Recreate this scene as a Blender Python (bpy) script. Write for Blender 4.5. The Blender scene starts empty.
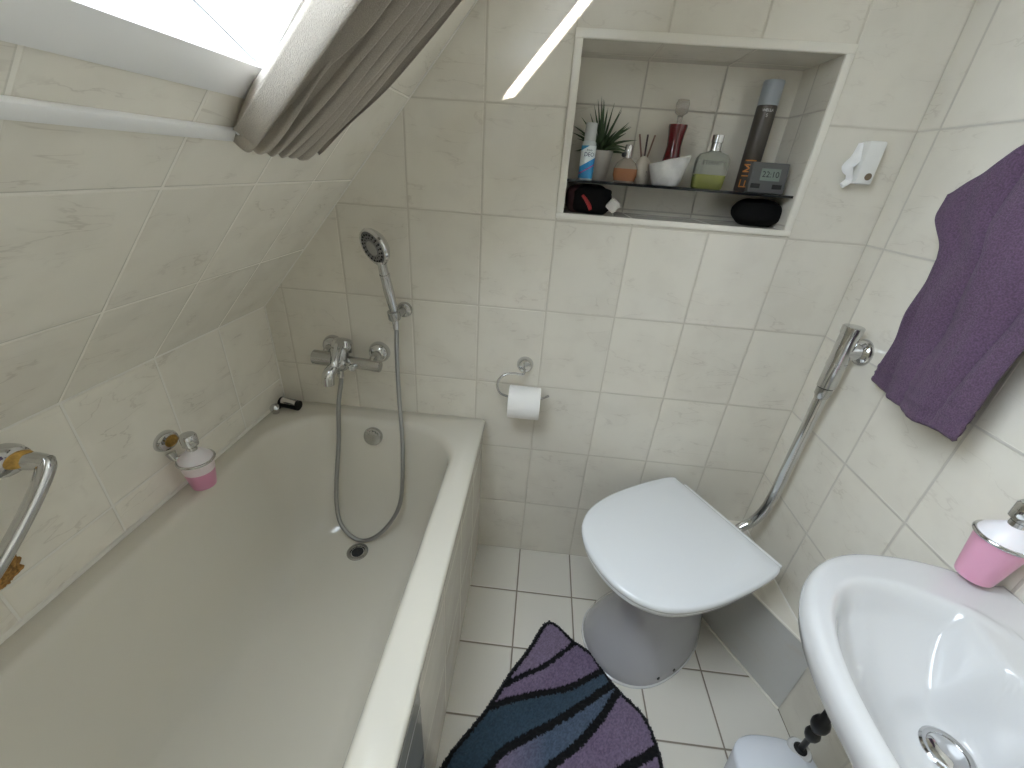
import bpy, bmesh, math, random
from mathutils import Vector, Matrix, noise
random.seed(7)
C = bpy.context.scene.collection
sc = bpy.context.scene
PI = math.pi
# ------------------------------------------------------------------ camera
cam_r = Vector((0.99440197, 0.08193404, 0.06671978))
cam_u = Vector((-0.09700009, 0.45746689, 0.88392026))
cam_f = Vector((-0.04190107, 0.88544387, -0.46285359))
cam = bpy.data.objects.new('camera', bpy.data.cameras.new('camera'))
C.objects.link(cam)
cam.matrix_world = Matrix(((cam_r.x, cam_u.x, -cam_f.x, 0.17189), (cam_r.y, cam_u.y, -cam_f.y, -1.17376),
                           (cam_r.z, cam_u.z, -cam_f.z, 1.36291), (0, 0, 0, 1)))
cam.data.sensor_width = 36; cam.data.lens = 410.71 / 1024 * 36; cam.data.clip_start = 0.01
sc.camera = cam
# ------------------------------------------------------------------ slope frame (s up the slope, d into the room)
TH = math.atan2(1.685 - .937, .644)
SO = Vector((-.667, 0, .937)); ST = Vector((math.cos(TH), 0, math.sin(TH))); SN = Vector((math.sin(TH), 0, -math.cos(TH)))
def SP(y, s, d=0.0): return SO + ST * s + SN * d + Vector((0, y, 0))
WY0, WY1, WS0, WS1, WD = -1.315, -.531, .688, 1.46, .20      # skylight opening and reveal depth
# ------------------------------------------------------------------ light
w = bpy.data.worlds.new('sky'); sc.world = w; w.use_nodes = True
bg = w.node_tree.nodes['Background']; bg.inputs[0].default_value = (0.80, 0.90, 1.0, 1); bg.inputs[1].default_value = 13.9
sun_dir = (ST * -0.19 + SN * 0.30 + Vector((0, 1, 0))).normalized()
sun = bpy.data.objects.new('sun', bpy.data.lights.new('sun', 'SUN')); C.objects.link(sun)
sun.data.energy = 30; sun.data.angle = math.radians(.53); sun.data.color = (1, .95, .86)
sun.rotation_euler = sun_dir.to_track_quat('-Z', 'Y').to_euler(); sun.location = SP(-2, 2, -1)
portal = bpy.data.objects.new('skylight_portal', bpy.data.lights.new('skylight_portal', 'AREA')); C.objects.link(portal)
portal.data.shape = 'RECTANGLE'; portal.data.size = WS1 - WS0; portal.data.size_y = WY1 - WY0; portal.data.cycles.is_portal = True
pz = -SN; px = ST; py = pz.cross(px)
pc = SP((WY0 + WY1) / 2, (WS0 + WS1) / 2, -.01)
portal.matrix_world = Matrix(((px.x, py.x, pz.x, pc.x), (px.y, py.y, pz.y, pc.y), (px.z, py.z, pz.z, pc.z), (0, 0, 0, 1)))
sc.view_settings.view_transform = 'Standard'; sc.view_settings.look = 'None'
sc.view_settings.gamma = 1; sc.view_settings.use_curve_mapping = False; sc.view_settings.exposure = 0.14
sc.cycles.use_denoising = True; sc.cycles.max_bounces = 14; sc.cycles.diffuse_bounces = 8; sc.cycles.glossy_bounces = 6
sc.cycles.transmission_bounces = 10; sc.cycles.transparent_max_bounces = 16
sc.cycles.sample_clamp_indirect = 8

# ------------------------------------------------------------------ materials
def mat(name, col=(.8, .8, .8), rough=.4, metal=0, bump=0, bscale=60, spec=.5, trans=0, ior=1.45, coat=0, emis=None, vary=0, sss=0, sheen=0, alpha=1, stretch=None):
    m = bpy.data.materials.new(name); m.use_nodes = True; nt = m.node_tree; b = nt.nodes['Principled BSDF']
    b.inputs['Base Color'].default_value = (*col, 1); b.inputs['Roughness'].default_value = rough
    b.inputs['Metallic'].default_value = metal; b.inputs['Specular IOR Level'].default_value = spec
    b.inputs['Transmission Weight'].default_value = trans; b.inputs['IOR'].default_value = ior
    b.inputs['Coat Weight'].default_value = coat; b.inputs['Alpha'].default_value = alpha
    if sheen: b.inputs['Sheen Weight'].default_value = sheen
    if sss:
        b.inputs['Subsurface Weight'].default_value = sss; b.inputs['Subsurface Radius'].default_value = (.01, .006, .006)
    if emis: b.inputs['Emission Color'].default_value = (*emis[0], 1); b.inputs['Emission Strength'].default_value = emis[1]
    if bump or vary:
        tc = nt.nodes.new('ShaderNodeTexCoord'); n = nt.nodes.new('ShaderNodeTexNoise')
        n.inputs['Scale'].default_value = bscale; n.inputs['Detail'].default_value = 6
        src = tc.outputs['Object']
        if stretch:
            mp = nt.nodes.new('ShaderNodeMapping'); mp.inputs['Scale'].default_value = stretch
            nt.links.new(src, mp.inputs['Vector']); src = mp.outputs[0]
        nt.links.new(src, n.inputs['Vector'])
        if bump:
            bp = nt.nodes.new('ShaderNodeBump'); bp.inputs['Strength'].default_value = bump; bp.inputs['Distance'].default_value = .004
            nt.links.new(n.outputs['Fac'], bp.inputs['Height']); nt.links.new(bp.outputs[0], b.inputs['Normal'])
        if vary:
            mx = nt.nodes.new('ShaderNodeMix'); mx.data_type = 'RGBA'
            mr = nt.nodes.new('ShaderNodeMapRange'); mr.inputs[1].default_value = .35; mr.inputs[2].default_value = .65
            nt.links.new(n.outputs['Fac'], mr.inputs[0]); nt.links.new(mr.outputs[0], mx.inputs[0])
            mx.inputs[6].default_value = (*[c * (1 - vary) for c in col], 1); mx.inputs[7].default_value = (*[min(1, c * (1 + vary)) for c in col], 1)
            nt.links.new(mx.outputs[2], b.inputs['Base Color'])
    return m

def tile_mat(name, tw, th, ou, ov, col, grout, rough=.16, g=.0036, vein=1.0, wave=.35, vcol=(.50, .45, .38), tilevar=.03, veinscale=13):
    m = bpy.data.materials.new(name); m.use_nodes = True; nt = m.node_tree; b = nt.nodes['Principled BSDF']; N = nt.nodes.new; L = nt.links.new
    uv = N('ShaderNodeUVMap'); uv.uv_map = 'UVMap'
    sep = N('ShaderNodeSeparateXYZ'); L(uv.outputs[0], sep.inputs[0])
    def M(op, a, bb=None, c=None):
        n = N('ShaderNodeMath'); n.operation = op
        for i, v in enumerate((a, bb, c)):
            if v is None: continue
            if isinstance(v, (int, float)): n.inputs[i].default_value = v
            else: L(v, n.inputs[i])
        return n.outputs[0]
    def axis(o, off, size):
        t = M('DIVIDE', M('SUBTRACT', o, off), size)
        fl = M('FLOOR', t); fr = M('SUBTRACT', t, fl)
        return fl, M('MULTIPLY', M('MINIMUM', fr, M('SUBTRACT', 1, fr)), size)
    fu, du = axis(sep.outputs[0], ou, tw); fv, dv = axis(sep.outputs[1], ov, th)
    d = M('MINIMUM', du, dv)
    def MR(v, a, bb, c=0, dd=1, smooth=True):
        n = N('ShaderNodeMapRange'); n.interpolation_type = 'SMOOTHSTEP' if smooth else 'LINEAR'; L(v, n.inputs[0])
        for i, x in enumerate((a, bb, c, dd)): n.inputs[1 + i].default_value = x
        return n.outputs[0]
    mask = MR(d, g / 2 - .0003, g / 2 + .0006)
    hgt = MR(d, g / 2 - .0003, g / 2 + .0022)
    cid = N('ShaderNodeCombineXYZ'); L(fu, cid.inputs[0]); L(fv, cid.inputs[1])
    wn = N('ShaderNodeTexWhiteNoise'); wn.noise_dimensions = '3D'; L(cid.outputs[0], wn.inputs['Vector'])
    off = N('ShaderNodeVectorMath'); off.operation = 'SCALE'; L(wn.outputs['Color'], off.inputs[0]); off.inputs['Scale'].default_value = 9
    add = N('ShaderNodeVectorMath'); L(uv.outputs[0], add.inputs[0]); L(off.outputs[0], add.inputs[1])
    mp = N('ShaderNodeMapping'); L(add.outputs[0], mp.inputs['Vector']); mp.inputs['Rotation'].default_value = (0, 0, .65); mp.inputs['Scale'].default_value = (.45, 1.5, 1)
    n1 = N('ShaderNodeTexNoise'); L(mp.outputs[0], n1.inputs['Vector']); n1.inputs['Scale'].default_value = veinscale; n1.inputs['Detail'].default_value = 5; n1.inputs['Distortion'].default_value = .5
    # veins where the noise crosses its middle
    vv = MR(M('ABSOLUTE', M('SUBTRACT', n1.outputs['Fac'], .5)), 0, .014, 1, 0)
    n2 = N('ShaderNodeTexNoise'); L(add.outputs[0], n2.inputs['Vector']); n2.inputs['Scale'].default_value = 11; n2.inputs['Detail'].default_value = 3
    patch = MR(n2.outputs['Fac'], .42, .66)
    veinf = M('ADD', M('MULTIPLY', M('MULTIPLY', vv, patch), .34 * vein), M('MULTIPLY', patch, .13 * vein))
    mx = N('ShaderNodeMix'); mx.data_type = 'RGBA'; L(veinf, mx.inputs[0]); mx.inputs[6].default_value = (*col, 1); mx.inputs[7].default_value = (*vcol, 1)
    hsv = N('ShaderNodeHueSaturation'); L(mx.outputs[2], hsv.inputs['Color']); L(MR(wn.outputs['Value'], 0, 1, 1 - tilevar, 1 + tilevar, False), hsv.inputs['Value'])
    mg = N('ShaderNodeMix'); mg.data_type = 'RGBA'; L(mask, mg.inputs[0]); mg.inputs[6].default_value = (*grout, 1); L(hsv.outputs[0], mg.inputs[7])
    L(mg.outputs[2], b.inputs['Base Color'])
    L(MR(mask, 0, 1, .75, rough, False), b.inputs['Roughness'])
    n3 = N('ShaderNodeTexNoise'); L(add.outputs[0], n3.inputs['Vector']); n3.inputs['Scale'].default_value = 9; n3.inputs['Detail'].default_value = 1
    bp0 = N('ShaderNodeBump'); bp0.inputs['Strength'].default_value = wave; bp0.inputs['Distance'].default_value = .004; L(n3.outputs['Fac'], bp0.inputs['Height'])
    bp = N('ShaderNodeBump'); bp.inputs['Strength'].default_value = .8; bp.inputs['Distance'].default_value = .0012; L(hgt, bp.inputs['Height']); L(bp0.outputs[0], bp.inputs['Normal'])
    L(bp.outputs[0], b.inputs['Normal'])
    return m

TC = (.745, .71, .625)
M_ = {}
M_['back'] = tile_mat('tile_back', .2, .25, 0, 0, TC, (.60, .56, .48))
M_['right'] = tile_mat('tile_right', .2, .25, .0625, 0, TC, (.56, .53, .47))
TC_LIT = (.87, .835, .75)  # same tile as the other walls, colour lightened to stand in for light
M_['knee'] = tile_mat('tile_knee', .2, .25, 0, .185, TC_LIT, (.84, .82, .76))
M_['slope'] = tile_mat('tile_slope', .2, .25, 0, .24, TC_LIT, (.875, .845, .77))
M_['front'] = tile_mat('tile_front', .2, .25, 0, 0, TC, (.5, .46, .4))
M_['panel'] = tile_mat('tile_panel', .2, .25, .189, 0, TC, (.47, .43, .37))
M_['ledge'] = tile_mat('tile_ledge', .6, .275, .02, -.002, (.52, .52, .50), (.42, .40, .36), rough=.1)  # front face only: shade from the toilet lid put into a darker tile colour
M_['access'] = tile_mat('tile_access', .2, .25, .989, 0, (.36, .36, .35), (.62, .62, .60), rough=.1)  # dark reflection on the panel tiles painted as a grey base colour
M_['nback'] = tile_mat('tile_niche', .2, .25, -.004, .02, TC, (.50, .46, .40))
M_['floor'] = tile_mat('tile_floor', .2, .2, 0, .011, (.72, .69, .62), (.26, .22, .17), rough=.3, g=.0045, vein=.15, wave=.2, tilevar=.02)
M_['plaster'] = mat('plaster', (.82, .81, .78), .8, bump=.1)
M_['white'] = mat('white_paint', (.88, .88, .88), .35)
M_['trimc'] = mat('cream_trim', (.80, .77, .69), .3)
M_['tub'] = mat('bath_enamel', (.66, .63, .55), .12, coat=.4)
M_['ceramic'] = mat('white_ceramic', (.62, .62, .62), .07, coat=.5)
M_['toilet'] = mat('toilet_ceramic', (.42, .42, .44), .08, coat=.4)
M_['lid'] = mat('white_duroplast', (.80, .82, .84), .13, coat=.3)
M_['chrome'] = mat('chrome', (.62, .62, .62), .07, 1)
M_['chrome2'] = mat('brushed_chrome', (.50, .50, .49), .22, 1)
M_['black'] = mat('black_plastic', (.012, .012, .012), .35)
M_['rubber'] = mat('dark_rubber', (.03, .03, .03), .6)
M_['blackcloth'] = mat('black_fabric', (.006, .006, .006), .85, spec=.15)
M_['amber'] = mat('brass_inlay', (.55, .34, .10), .35, 1, vary=.3, bscale=80)
M_['glass'] = mat('clear_glass', (.96, .97, .96), .02, trans=1, ior=1.45)

def glass_pane_mat():
    m = bpy.data.materials.new('window_glass'); m.use_nodes = True; nt = m.node_tree
    for n in list(nt.nodes):
        if n.type == 'BSDF_PRINCIPLED': nt.nodes.remove(n)
    t = nt.nodes.new('ShaderNodeBsdfTransparent'); g = nt.nodes.new('ShaderNodeBsdfGlossy'); g.inputs['Roughness'].default_value = .02
    fr = nt.nodes.new('ShaderNodeFresnel'); mx = nt.nodes.new('ShaderNodeMixShader')
    nt.links.new(fr.outputs[0], mx.inputs[0]); nt.links.new(t.outputs[0], mx.inputs[1]); nt.links.new(g.outputs[0], mx.inputs[2])
    nt.links.new(mx.outputs[0], nt.nodes['Material Output'].inputs[0]); return m
M_['pane'] = glass_pane_mat()

# ------------------------------------------------------------------ geometry helpers (each returns (verts, faces))
def merge(*gs):
    V, F = [], []
    for v, f in gs:
        o = len(V); V += [Vector(p) for p in v]; F += [tuple(i + o for i in q) for q in f]
    return V, F
def xf(g, mtx): return [mtx @ Vector(p) for p in g[0]], g[1]
def catmull(pts, n=8):
    P = [Vector(p) for p in pts]; out = []
    for i in range(len(P) - 1):
        p0 = P[i - 1] if i else P[i] * 2 - P[i + 1]; p1, p2 = P[i], P[i + 1]; p3 = P[i + 2] if i + 2 < len(P) else P[i + 1] * 2 - P[i]
        for k in range(n):
            t = k / n
            out.append(.5 * ((2 * p1) + (p2 - p0) * t + (2 * p0 - 5 * p1 + 4 * p2 - p3) * t * t + (3 * p1 - p0 - 3 * p2 + p3) * t ** 3))
    out.append(P[-1]); return out
def tube(pts, r, n=14, sub=8, caps=True, flat=1.0):
    P = catmull(pts, sub) if sub > 1 else [Vector(p) for p in pts]
    R = r if isinstance(r, (list, tuple)) else None
    V, F = [], []; up = None
    for i, p in enumerate(P):
        t = (P[min(i + 1, len(P) - 1)] - P[max(i - 1, 0)]).normalized()
        if up is None: up = t.orthogonal().normalized()
        up = (up - t * up.dot(t)).normalized(); sd = t.cross(up)
        if R:
            f = i / (len(P) - 1) * (len(R) - 1); k = min(int(f), len(R) - 2); rr = R[k] + (R[k + 1] - R[k]) * (f - k)
        else: rr = r
        for j in range(n):
            a = 2 * PI * j / n; V.append(p + up * math.cos(a) * rr + sd * math.sin(a) * rr * flat)
    for i in range(len(P) - 1):
        for j in range(n): F.append((i * n + j, i * n + (j + 1) % n, (i + 1) * n + (j + 1) % n, (i + 1) * n + j))
    if caps: F.append(tuple(range(n))[::-1]); F.append(tuple(range((len(P) - 1) * n, len(P) * n)))
    return V, F
def frame(o, z, x=None):
    z = Vector(z).normalized(); x = Vector(x) if x else z.orthogonal(); x = (x - z * x.dot(z)).normalized(); y = z.cross(x); o = Vector(o)
    return Matrix(((x.x, y.x, z.x, o.x), (x.y, y.y, z.y, o.y), (x.z, y.z, z.z, o.z), (0, 0, 0, 1)))
def lathe(prof, o=(0, 0, 0), z=(0, 0, 1), n=32, sx=1, sy=1, x=None, close=True):
    V, F = [], []; mt = frame(o, z, x)
    for r, h in prof:
        for j in range(n):
            a = 2 * PI * j / n; V.append(mt @ Vector((r * math.cos(a) * sx, r * math.sin(a) * sy, h)))
    for i in range(len(prof) - 1):
        for j in range(n): F.append((i * n + j, i * n + (j + 1) % n, (i + 1) * n + (j + 1) % n, (i + 1) * n + j))
    if close:
        if prof[0][0] > 1e-6: F.append(tuple(range(n))[::-1])
        if prof[-1][0] > 1e-6: F.append(tuple(range((len(prof) - 1) * n, len(prof) * n)))
    return V, F
def loft(rings, cap0=True, cap1=True):
    n = len(rings[0]); V = [Vector(p) for r in rings for p in r]; F = []
    for i in range(len(rings) - 1):
        for j in range(n): F.append((i * n + j, i * n + (j + 1) % n, (i + 1) * n + (j + 1) % n, (i + 1) * n + j))
    if cap0: F.append(tuple(range(n))[::-1])
    if cap1: F.append(tuple(range((len(rings) - 1) * n, len(rings) * n)))
    return V, F
def box(lo, hi, bev=0, seg=2):
    bm = bmesh.new(); bmesh.ops.create_cube(bm, size=1)
    for v in bm.verts: v.co = Vector([lo[i] + (v.co[i] + .5) * (hi[i] - lo[i]) for i in range(3)])
    if bev: bmesh.ops.bevel(bm, geom=bm.edges[:], offset=bev, segments=seg, affect='EDGES', profile=.5)
    bm.verts.index_update(); g = [v.co.copy() for v in bm.verts], [tuple(v.index for v in f.verts) for f in bm.faces]; bm.free(); return g
def sphere(o, r, n=24, m=14, sc3=(1, 1, 1)):
    pr = [(max(1e-4, math.sin(PI * i / m)) * r, -math.cos(PI * i / m) * r) for i in range(m + 1)]
    V, F = lathe(pr, n=n); return [Vector((v.x * sc3[0], v.y * sc3[1], v.z * sc3[2])) + Vector(o) for v in V], F
def grid(fn, nu, nv, closed=False):
    V = [Vector(fn(i / nu, j / nv)) for i in range(nu + 1) for j in range(nv + 1)]
    F = [(i * (nv + 1) + j, (i + 1) * (nv + 1) + j, (i + 1) * (nv + 1) + j + 1, i * (nv + 1) + j + 1) for i in range(nu) for j in range(nv)]
    return V, F
def text_geo(body, size):
    cu = bpy.data.curves.new('t', 'FONT'); cu.body = body; cu.size = size; cu.align_x = 'CENTER'; cu.align_y = 'CENTER'; cu.resolution_u = 4
    ob = bpy.data.objects.new('t', cu); C.objects.link(ob); bpy.context.view_layer.update()
    me = bpy.data.meshes.new_from_object(ob.evaluated_get(bpy.context.evaluated_depsgraph_get()))
    g = [v.co.copy() for v in me.vertices], [tuple(p.vertices) for p in me.polygons]
    bpy.data.objects.remove(ob); bpy.data.curves.remove(cu); bpy.data.meshes.remove(me); return g

def mk(name, g, m, parent=None, smooth=True, sharp=40, uv=None, recalc=True, **mods):
    V, F = g; o0 = parent.get('_o') if parent else None
    org = Vector(o0) if o0 else Vector((0, 0, 0))
    me = bpy.data.meshes.new(name); me.from_pydata([Vector(v) - org for v in V], [], F); me.materials.append(M_[m] if isinstance(m, str) else m)
    if recalc:
        bm = bmesh.new(); bm.from_mesh(me); bmesh.ops.recalc_face_normals(bm, faces=bm.faces[:]); bm.to_mesh(me); bm.free()
    if uv:
        l = me.uv_layers.new(name='UVMap')
        for p in me.polygons:
            for li in p.loop_indices: l.data[li].uv = uv(me.vertices[me.loops[li].vertex_index].co + org, p.normal)
    if smooth:
        me.polygons.foreach_set('use_smooth', [True] * len(me.polygons)); me.update(); me.set_sharp_from_angle(angle=math.radians(sharp))
    o = bpy.data.objects.new(name, me); C.objects.link(o)
    if parent:
        o.parent = parent
        if o0: o['_o'] = o0
    if 'solid' in mods:
        s = o.modifiers.new('solid', 'SOLIDIFY'); s.thickness = mods['solid']; s.offset = mods.get('off', 0)
    if 'bevel' in mods:
        s = o.modifiers.new('bevel', 'BEVEL'); s.width = mods['bevel']; s.segments = 3; s.limit_method = 'ANGLE'
    if 'subd' in mods:
        s = o.modifiers.new('subd', 'SUBSURF'); s.levels = s.render_levels = mods['subd']
    return o
def tag(o, label=None, cat=None, group=None, kind=None):
    for k, v in (('label', label), ('category', cat), ('group', group), ('kind', kind)):
        if v: o[k] = v
    return o
def thing(name, loc, label, cat, group=None):
    o = bpy.data.objects.new(name, None); C.objects.link(o); o.location = loc; o.empty_display_size = .03; o['_o'] = tuple(loc)
    return tag(o, label, cat, group)
def struct(name, g, m, parent=None, **k):
    o = mk(name, g, m, parent, **k)
    o['kind'] = 'structure'; return o
def rects(xs, ys, P, hole=None):
    """grid of quads on breakpoints xs, ys mapped by P(x, y), leaving out the hole cells"""
    V = [P(x, y) for x in xs for y in ys]; n = len(ys); F = []
    for i in range(len(xs) - 1):
        for j in range(n - 1):
            if hole and hole((xs[i] + xs[i + 1]) / 2, (ys[j] + ys[j + 1]) / 2): continue
            F.append((i * n + j, (i + 1) * n + j, (i + 1) * n + j + 1, i * n + j + 1))
    return V, F

# ------------------------------------------------------------------ the room
YB, ZC = -2.6, 2.40
NX0, NX1, NZ0, NZ1, ND = .217, .783, 1.270, 1.630, .165
flat = dict(smooth=False, recalc=False)
struct('floor', rects([-.667, 1.0], [YB, 0], lambda x, y: Vector((x, y, 0))), 'floor', uv=lambda p, n: (p.x, p.y), **flat)
wb = struct('wall_back', rects([-.68, NX0, NX1, 1.0], [0, NZ0, NZ1, ZC], lambda x, z: Vector((x, 0, z)),
            lambda x, z: NX0 < x < NX1 and NZ0 < z < NZ1), 'back', uv=lambda p, n: (p.x, p.z), **flat)
def box_open():
    a, b, c, d = NX0, NX1, NZ0, NZ1
    V = [Vector(p) for p in ((a, 0, c), (b, 0, c), (b, 0, d), (a, 0, d), (a, ND, c), (b, ND, c), (b, ND, d), (a, ND, d))]
    return V, [(4, 5, 6, 7), (0, 1, 5, 4), (3, 7, 6, 2), (0, 4, 7, 3), (1, 2, 6, 5)]
struct('niche_lining', box_open(), 'nback', wb, smooth=False, recalc=False,
       uv=lambda p, n: (p.x, p.z - .01) if abs(n.y) > .5 else ((p.x, p.y - .1) if abs(n.z) > .5 else (p.y - .1, p.z - .01)))
tr = []
t = .018
for lo, hi in (((NX0 - t, -.006, NZ1), (NX1 + t, .0, NZ1 + t)), ((NX0 - t, -.006, NZ0 - t + .004), (NX1 + t, .0, NZ0)),
               ((NX0 - t, -.006, NZ0), (NX0, .0, NZ1)), ((NX1, -.006, NZ0), (NX1 + t, .0, NZ1))):
    tr.append(box(lo, hi, .0015))
struct('niche_trim', merge(*tr), 'trimc', wb)
struct('wall_right', rects([YB, 0.02], [0, ZC], lambda y, z: Vector((1.0, y, z))), 'right', uv=lambda p, n: (-p.y, p.z), **flat)
struct('wall_left', rects([YB, 0.02], [0, .937], lambda y, z: Vector((-.667, y, z))), 'knee', uv=lambda p, n: (-p.y, p.z), **flat)
SM = (ZC - .937) / math.sin(TH)
struct('wall_slope', rects([YB, WY0, WY1, 0.02], [0, WS0, WS1, SM], lambda y, s: SP(y, s),
       lambda y, s: WY0 < y < WY1 and WS0 < s < WS1), 'slope', uv=lambda p, n: (-p.y, (p - SO).dot(ST)), **flat)
struct('ceiling', rects([SP(0, SM).x, 1.0], [YB, 0], lambda x, y: Vector((x, y, ZC))), 'plaster', **flat)
struct('wall_front', rects([-.667, 1.0], [0, ZC], lambda x, z: Vector((x, YB, z))), 'front', uv=lambda p, n: (p.x, p.z), **flat)
dr = struct('door_1', box((.1, YB, 0), (.86, YB + .03, 2.0), .004), 'white')
struct('door_handle', merge(lathe([(.026, 0), (.026, .008), (.01, .01), (.01, .05)], (.78, YB + .03, 1.02), (0, 1, 0)),
       tube([(.78, YB + .075, 1.02), (.66, YB + .08, 1.02)], .01, sub=2)), 'chrome', dr)
struct('door_frame', merge(box((.03, YB, 0), (.1, YB + .04, 2.07), .004), box((.86, YB, 0), (.93, YB + .04, 2.07), .004), box((.03, YB, 2.0), (.93, YB + .04, 2.07), .004)), 'white', dr)
# masonry under the bath edge, ledge behind the toilet
struct('wall_bath', box((.0, -1.72, 0), (.0285, -.0, .585)), 'panel', uv=lambda p, n: (-p.y, p.z), smooth=False)
struct('wall_bath_end', box((-.667, -1.75, 0), (.0285, -1.72, .60)), 'panel', uv=lambda p, n: (p.x, p.z), smooth=False)
lz = .275
A, B_, D_ = Vector((.752, 0, 0)), Vector((.998, -.472, 0)), Vector((1.0, 0, 0))
up = Vector((0, 0, lz)); ld = (B_ - A).normalized()
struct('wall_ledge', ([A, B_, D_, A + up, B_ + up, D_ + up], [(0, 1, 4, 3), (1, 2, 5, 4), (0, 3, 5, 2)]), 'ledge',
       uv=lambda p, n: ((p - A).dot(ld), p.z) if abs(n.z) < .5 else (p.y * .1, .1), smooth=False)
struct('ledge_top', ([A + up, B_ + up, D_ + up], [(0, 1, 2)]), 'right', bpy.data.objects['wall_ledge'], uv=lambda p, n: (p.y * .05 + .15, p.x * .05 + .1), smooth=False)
nn = Vector((ld.y, -ld.x, 0)); nn = nn if nn.x < 0 else -nn
struct('trim_1', merge(tube([A + up + Vector((0, -.01, 0)), B_ + up], .0035, sub=1, n=8), tube([A + nn * .002 + Vector((0, -.01, .004)), B_ + nn * .002 + Vector((0, 0, .004))], .004, sub=1, n=8)), 'trimc')
# silicone joints in the corners
struct('trim_2', merge(tube([(1.0, -.0, lz), (1.0, -.47, lz)], .003, sub=1, n=8), tube([SP(-.001, 0), SP(-.001, SM)], .0028, sub=1, n=8),
       tube([(-.666, -.001, .6), (-.666, -.001, .937)], .0028, sub=1, n=8), tube([(-.666, -2.5, .608), (-.666, 0, .608)], .006, sub=1, n=8)), mat('silicone', (.78, .76, .70), .4))

# skylight
win = struct('window_1', rects([WY0 - .07, WY0, WY1, WY1 + .07], [WS0 - .07, WS0, WS1, WS1 + .07], lambda y, s: SP(y, s, -WD),
             lambda y, s: WY0 < y < WY1 and WS0 < s < WS1), 'white', solid=.02, off=0, **flat)
def reveal():
    V, F = [], []
    cs = [(WY0, WS0), (WY1, WS0), (WY1, WS1), (WY0, WS1)]
    for y, s in cs: V.append(SP(y, s, 0))
    for y, s in cs: V.append(SP(y, s, -WD))
    for i in range(4): F.append((i, (i + 1) % 4, 4 + (i + 1) % 4, 4 + i))
    return V, F
struct('window_reveal', reveal(), 'white', win, smooth=False)
for y_, s_ in ((WY0, WS0), (WY1, WS0), (WY1, WS1), (WY0, WS1)): struct('window_joint', tube([SP(y_, s_, 0), SP(y_, s_, -WD)], .0012, 6, 1), mat('joint_grey', (.05, .055, .06), .6), win)
def sbox(y0, y1, s0, s1, d0, d1, bev=.003):
    V, F = box((y0, s0, d0), (y1, s1, d1), bev); return [SP(v.x, v.y, v.z) for v in V], F
T = .045
struct('window_trim', merge(sbox(WY0 - T, WY1 + T, WS0 - T, WS0 + .0015, -.004, .004, .001), sbox(WY0 - T, WY1 + T, WS1, WS1 + T, -.004, .004, .001),
       sbox(WY1 - .0015, WY1 + T, WS0, WS1, -.004, .004, .001), sbox(WY0 - T, WY0, WS0, WS1, -.004, .004, .001)), 'white', win)
f_ = .055
struct('window_sash', merge(sbox(WY0, WY1, WS0, WS0 + f_, -WD, -WD + .04), sbox(WY0, WY1, WS1 - f_, WS1, -WD, -WD + .04),
       sbox(WY0, WY0 + f_, WS0, WS1, -WD, -WD + .04), sbox(WY1 - f_, WY1, WS0, WS1, -WD, -WD + .04)), 'white', win)
struct('window_pane', rects([WY0, WY1], [WS0, WS1], lambda y, s: SP(y, s, -WD + .01)), 'pane', win, **flat)

# ------------------------------------------------------------------ curtain and rails
rail_l = 'white metal curtain rail running across the sloped tiles below the skylight'
rl = tag(mk('curtain_rail', sbox(-1.30, -.30, .579, .598, .0, .010, .004), 'white'), rail_l, 'curtain rail')
rl2 = tag(mk('curtain_rail', sbox(-1.30, -.30, 1.60, 1.624, .0, .016, .005), 'white'), 'white metal curtain rail above the skylight', 'curtain rail')
M_['linen'] = mat('linen', (.43, .39, .335), .95, bump=.35, bscale=800, vary=.10, sheen=.2)
def sstep(a, b, x):
    t = max(0, min(1, (x - a) / (b - a))); return t * t * (3 - 2 * t)
def curtain(u, v):
    s = .588 + v * 1.03
    s += .008 * math.sin(2 * PI * (2.0 * u + 5.2 * u ** 1.4) + .8) * (1 - min(1, v * 8)) + .012 * max(0, 1 - u * 6) * max(0, 1 - v * 10)
    e = min(1, v * 3.0)
    uu = max(0, u + .010 * math.sin(7 * u + 5 * v))
    ph = 2 * PI * (2.0 * uu + 5.2 * uu ** 1.4) - .5
    A = (.019 + .011 * e) * (1.1 - .25 * u)
    fold = math.sin(ph) + .25 * math.sin(2 * ph + 1)
    sag = .050 * math.sin(PI * min(1, v * 1.02)) ** .8 if v < .98 else 0
    y = -.556 - 1.50 * sag + (.200 + 1.30 * sag) * u + .009 * math.cos(ph) * min(1, u * 4) - .010 * e * math.exp(-((u - .2) / .15) ** 2)
    d = .026 + A * fold + sag
    d += .062 * sstep(.93, 1.05, s) * sstep(1.62, 1.45, s)
    d = max(.013, d) + .009 * noise.noise(Vector((u * 7, v * 6, 1))) + .002 * noise.noise(Vector((u * 14, v * 10, 4)))
    cr = math.exp(-((u - .16 - .5 * v) / .035) ** 2) * math.exp(-((v - .10) / .10) ** 2)
    d -= .012 * cr
    return SP(y, s, d)
ct = thing('curtain', SP(-.45, .58, .03), 'beige linen curtain gathered to the right side of the skylight', 'curtain')
mk('cloth', grid(curtain, 240, 90), 'linen', ct, sharp=180, recalc=False, solid=.0015)
for k in range(5): mk('curtain_glider', sphere(SP(-.535 + k * .045, .600, .013), .005, 10, 6), 'white', ct)

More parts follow.
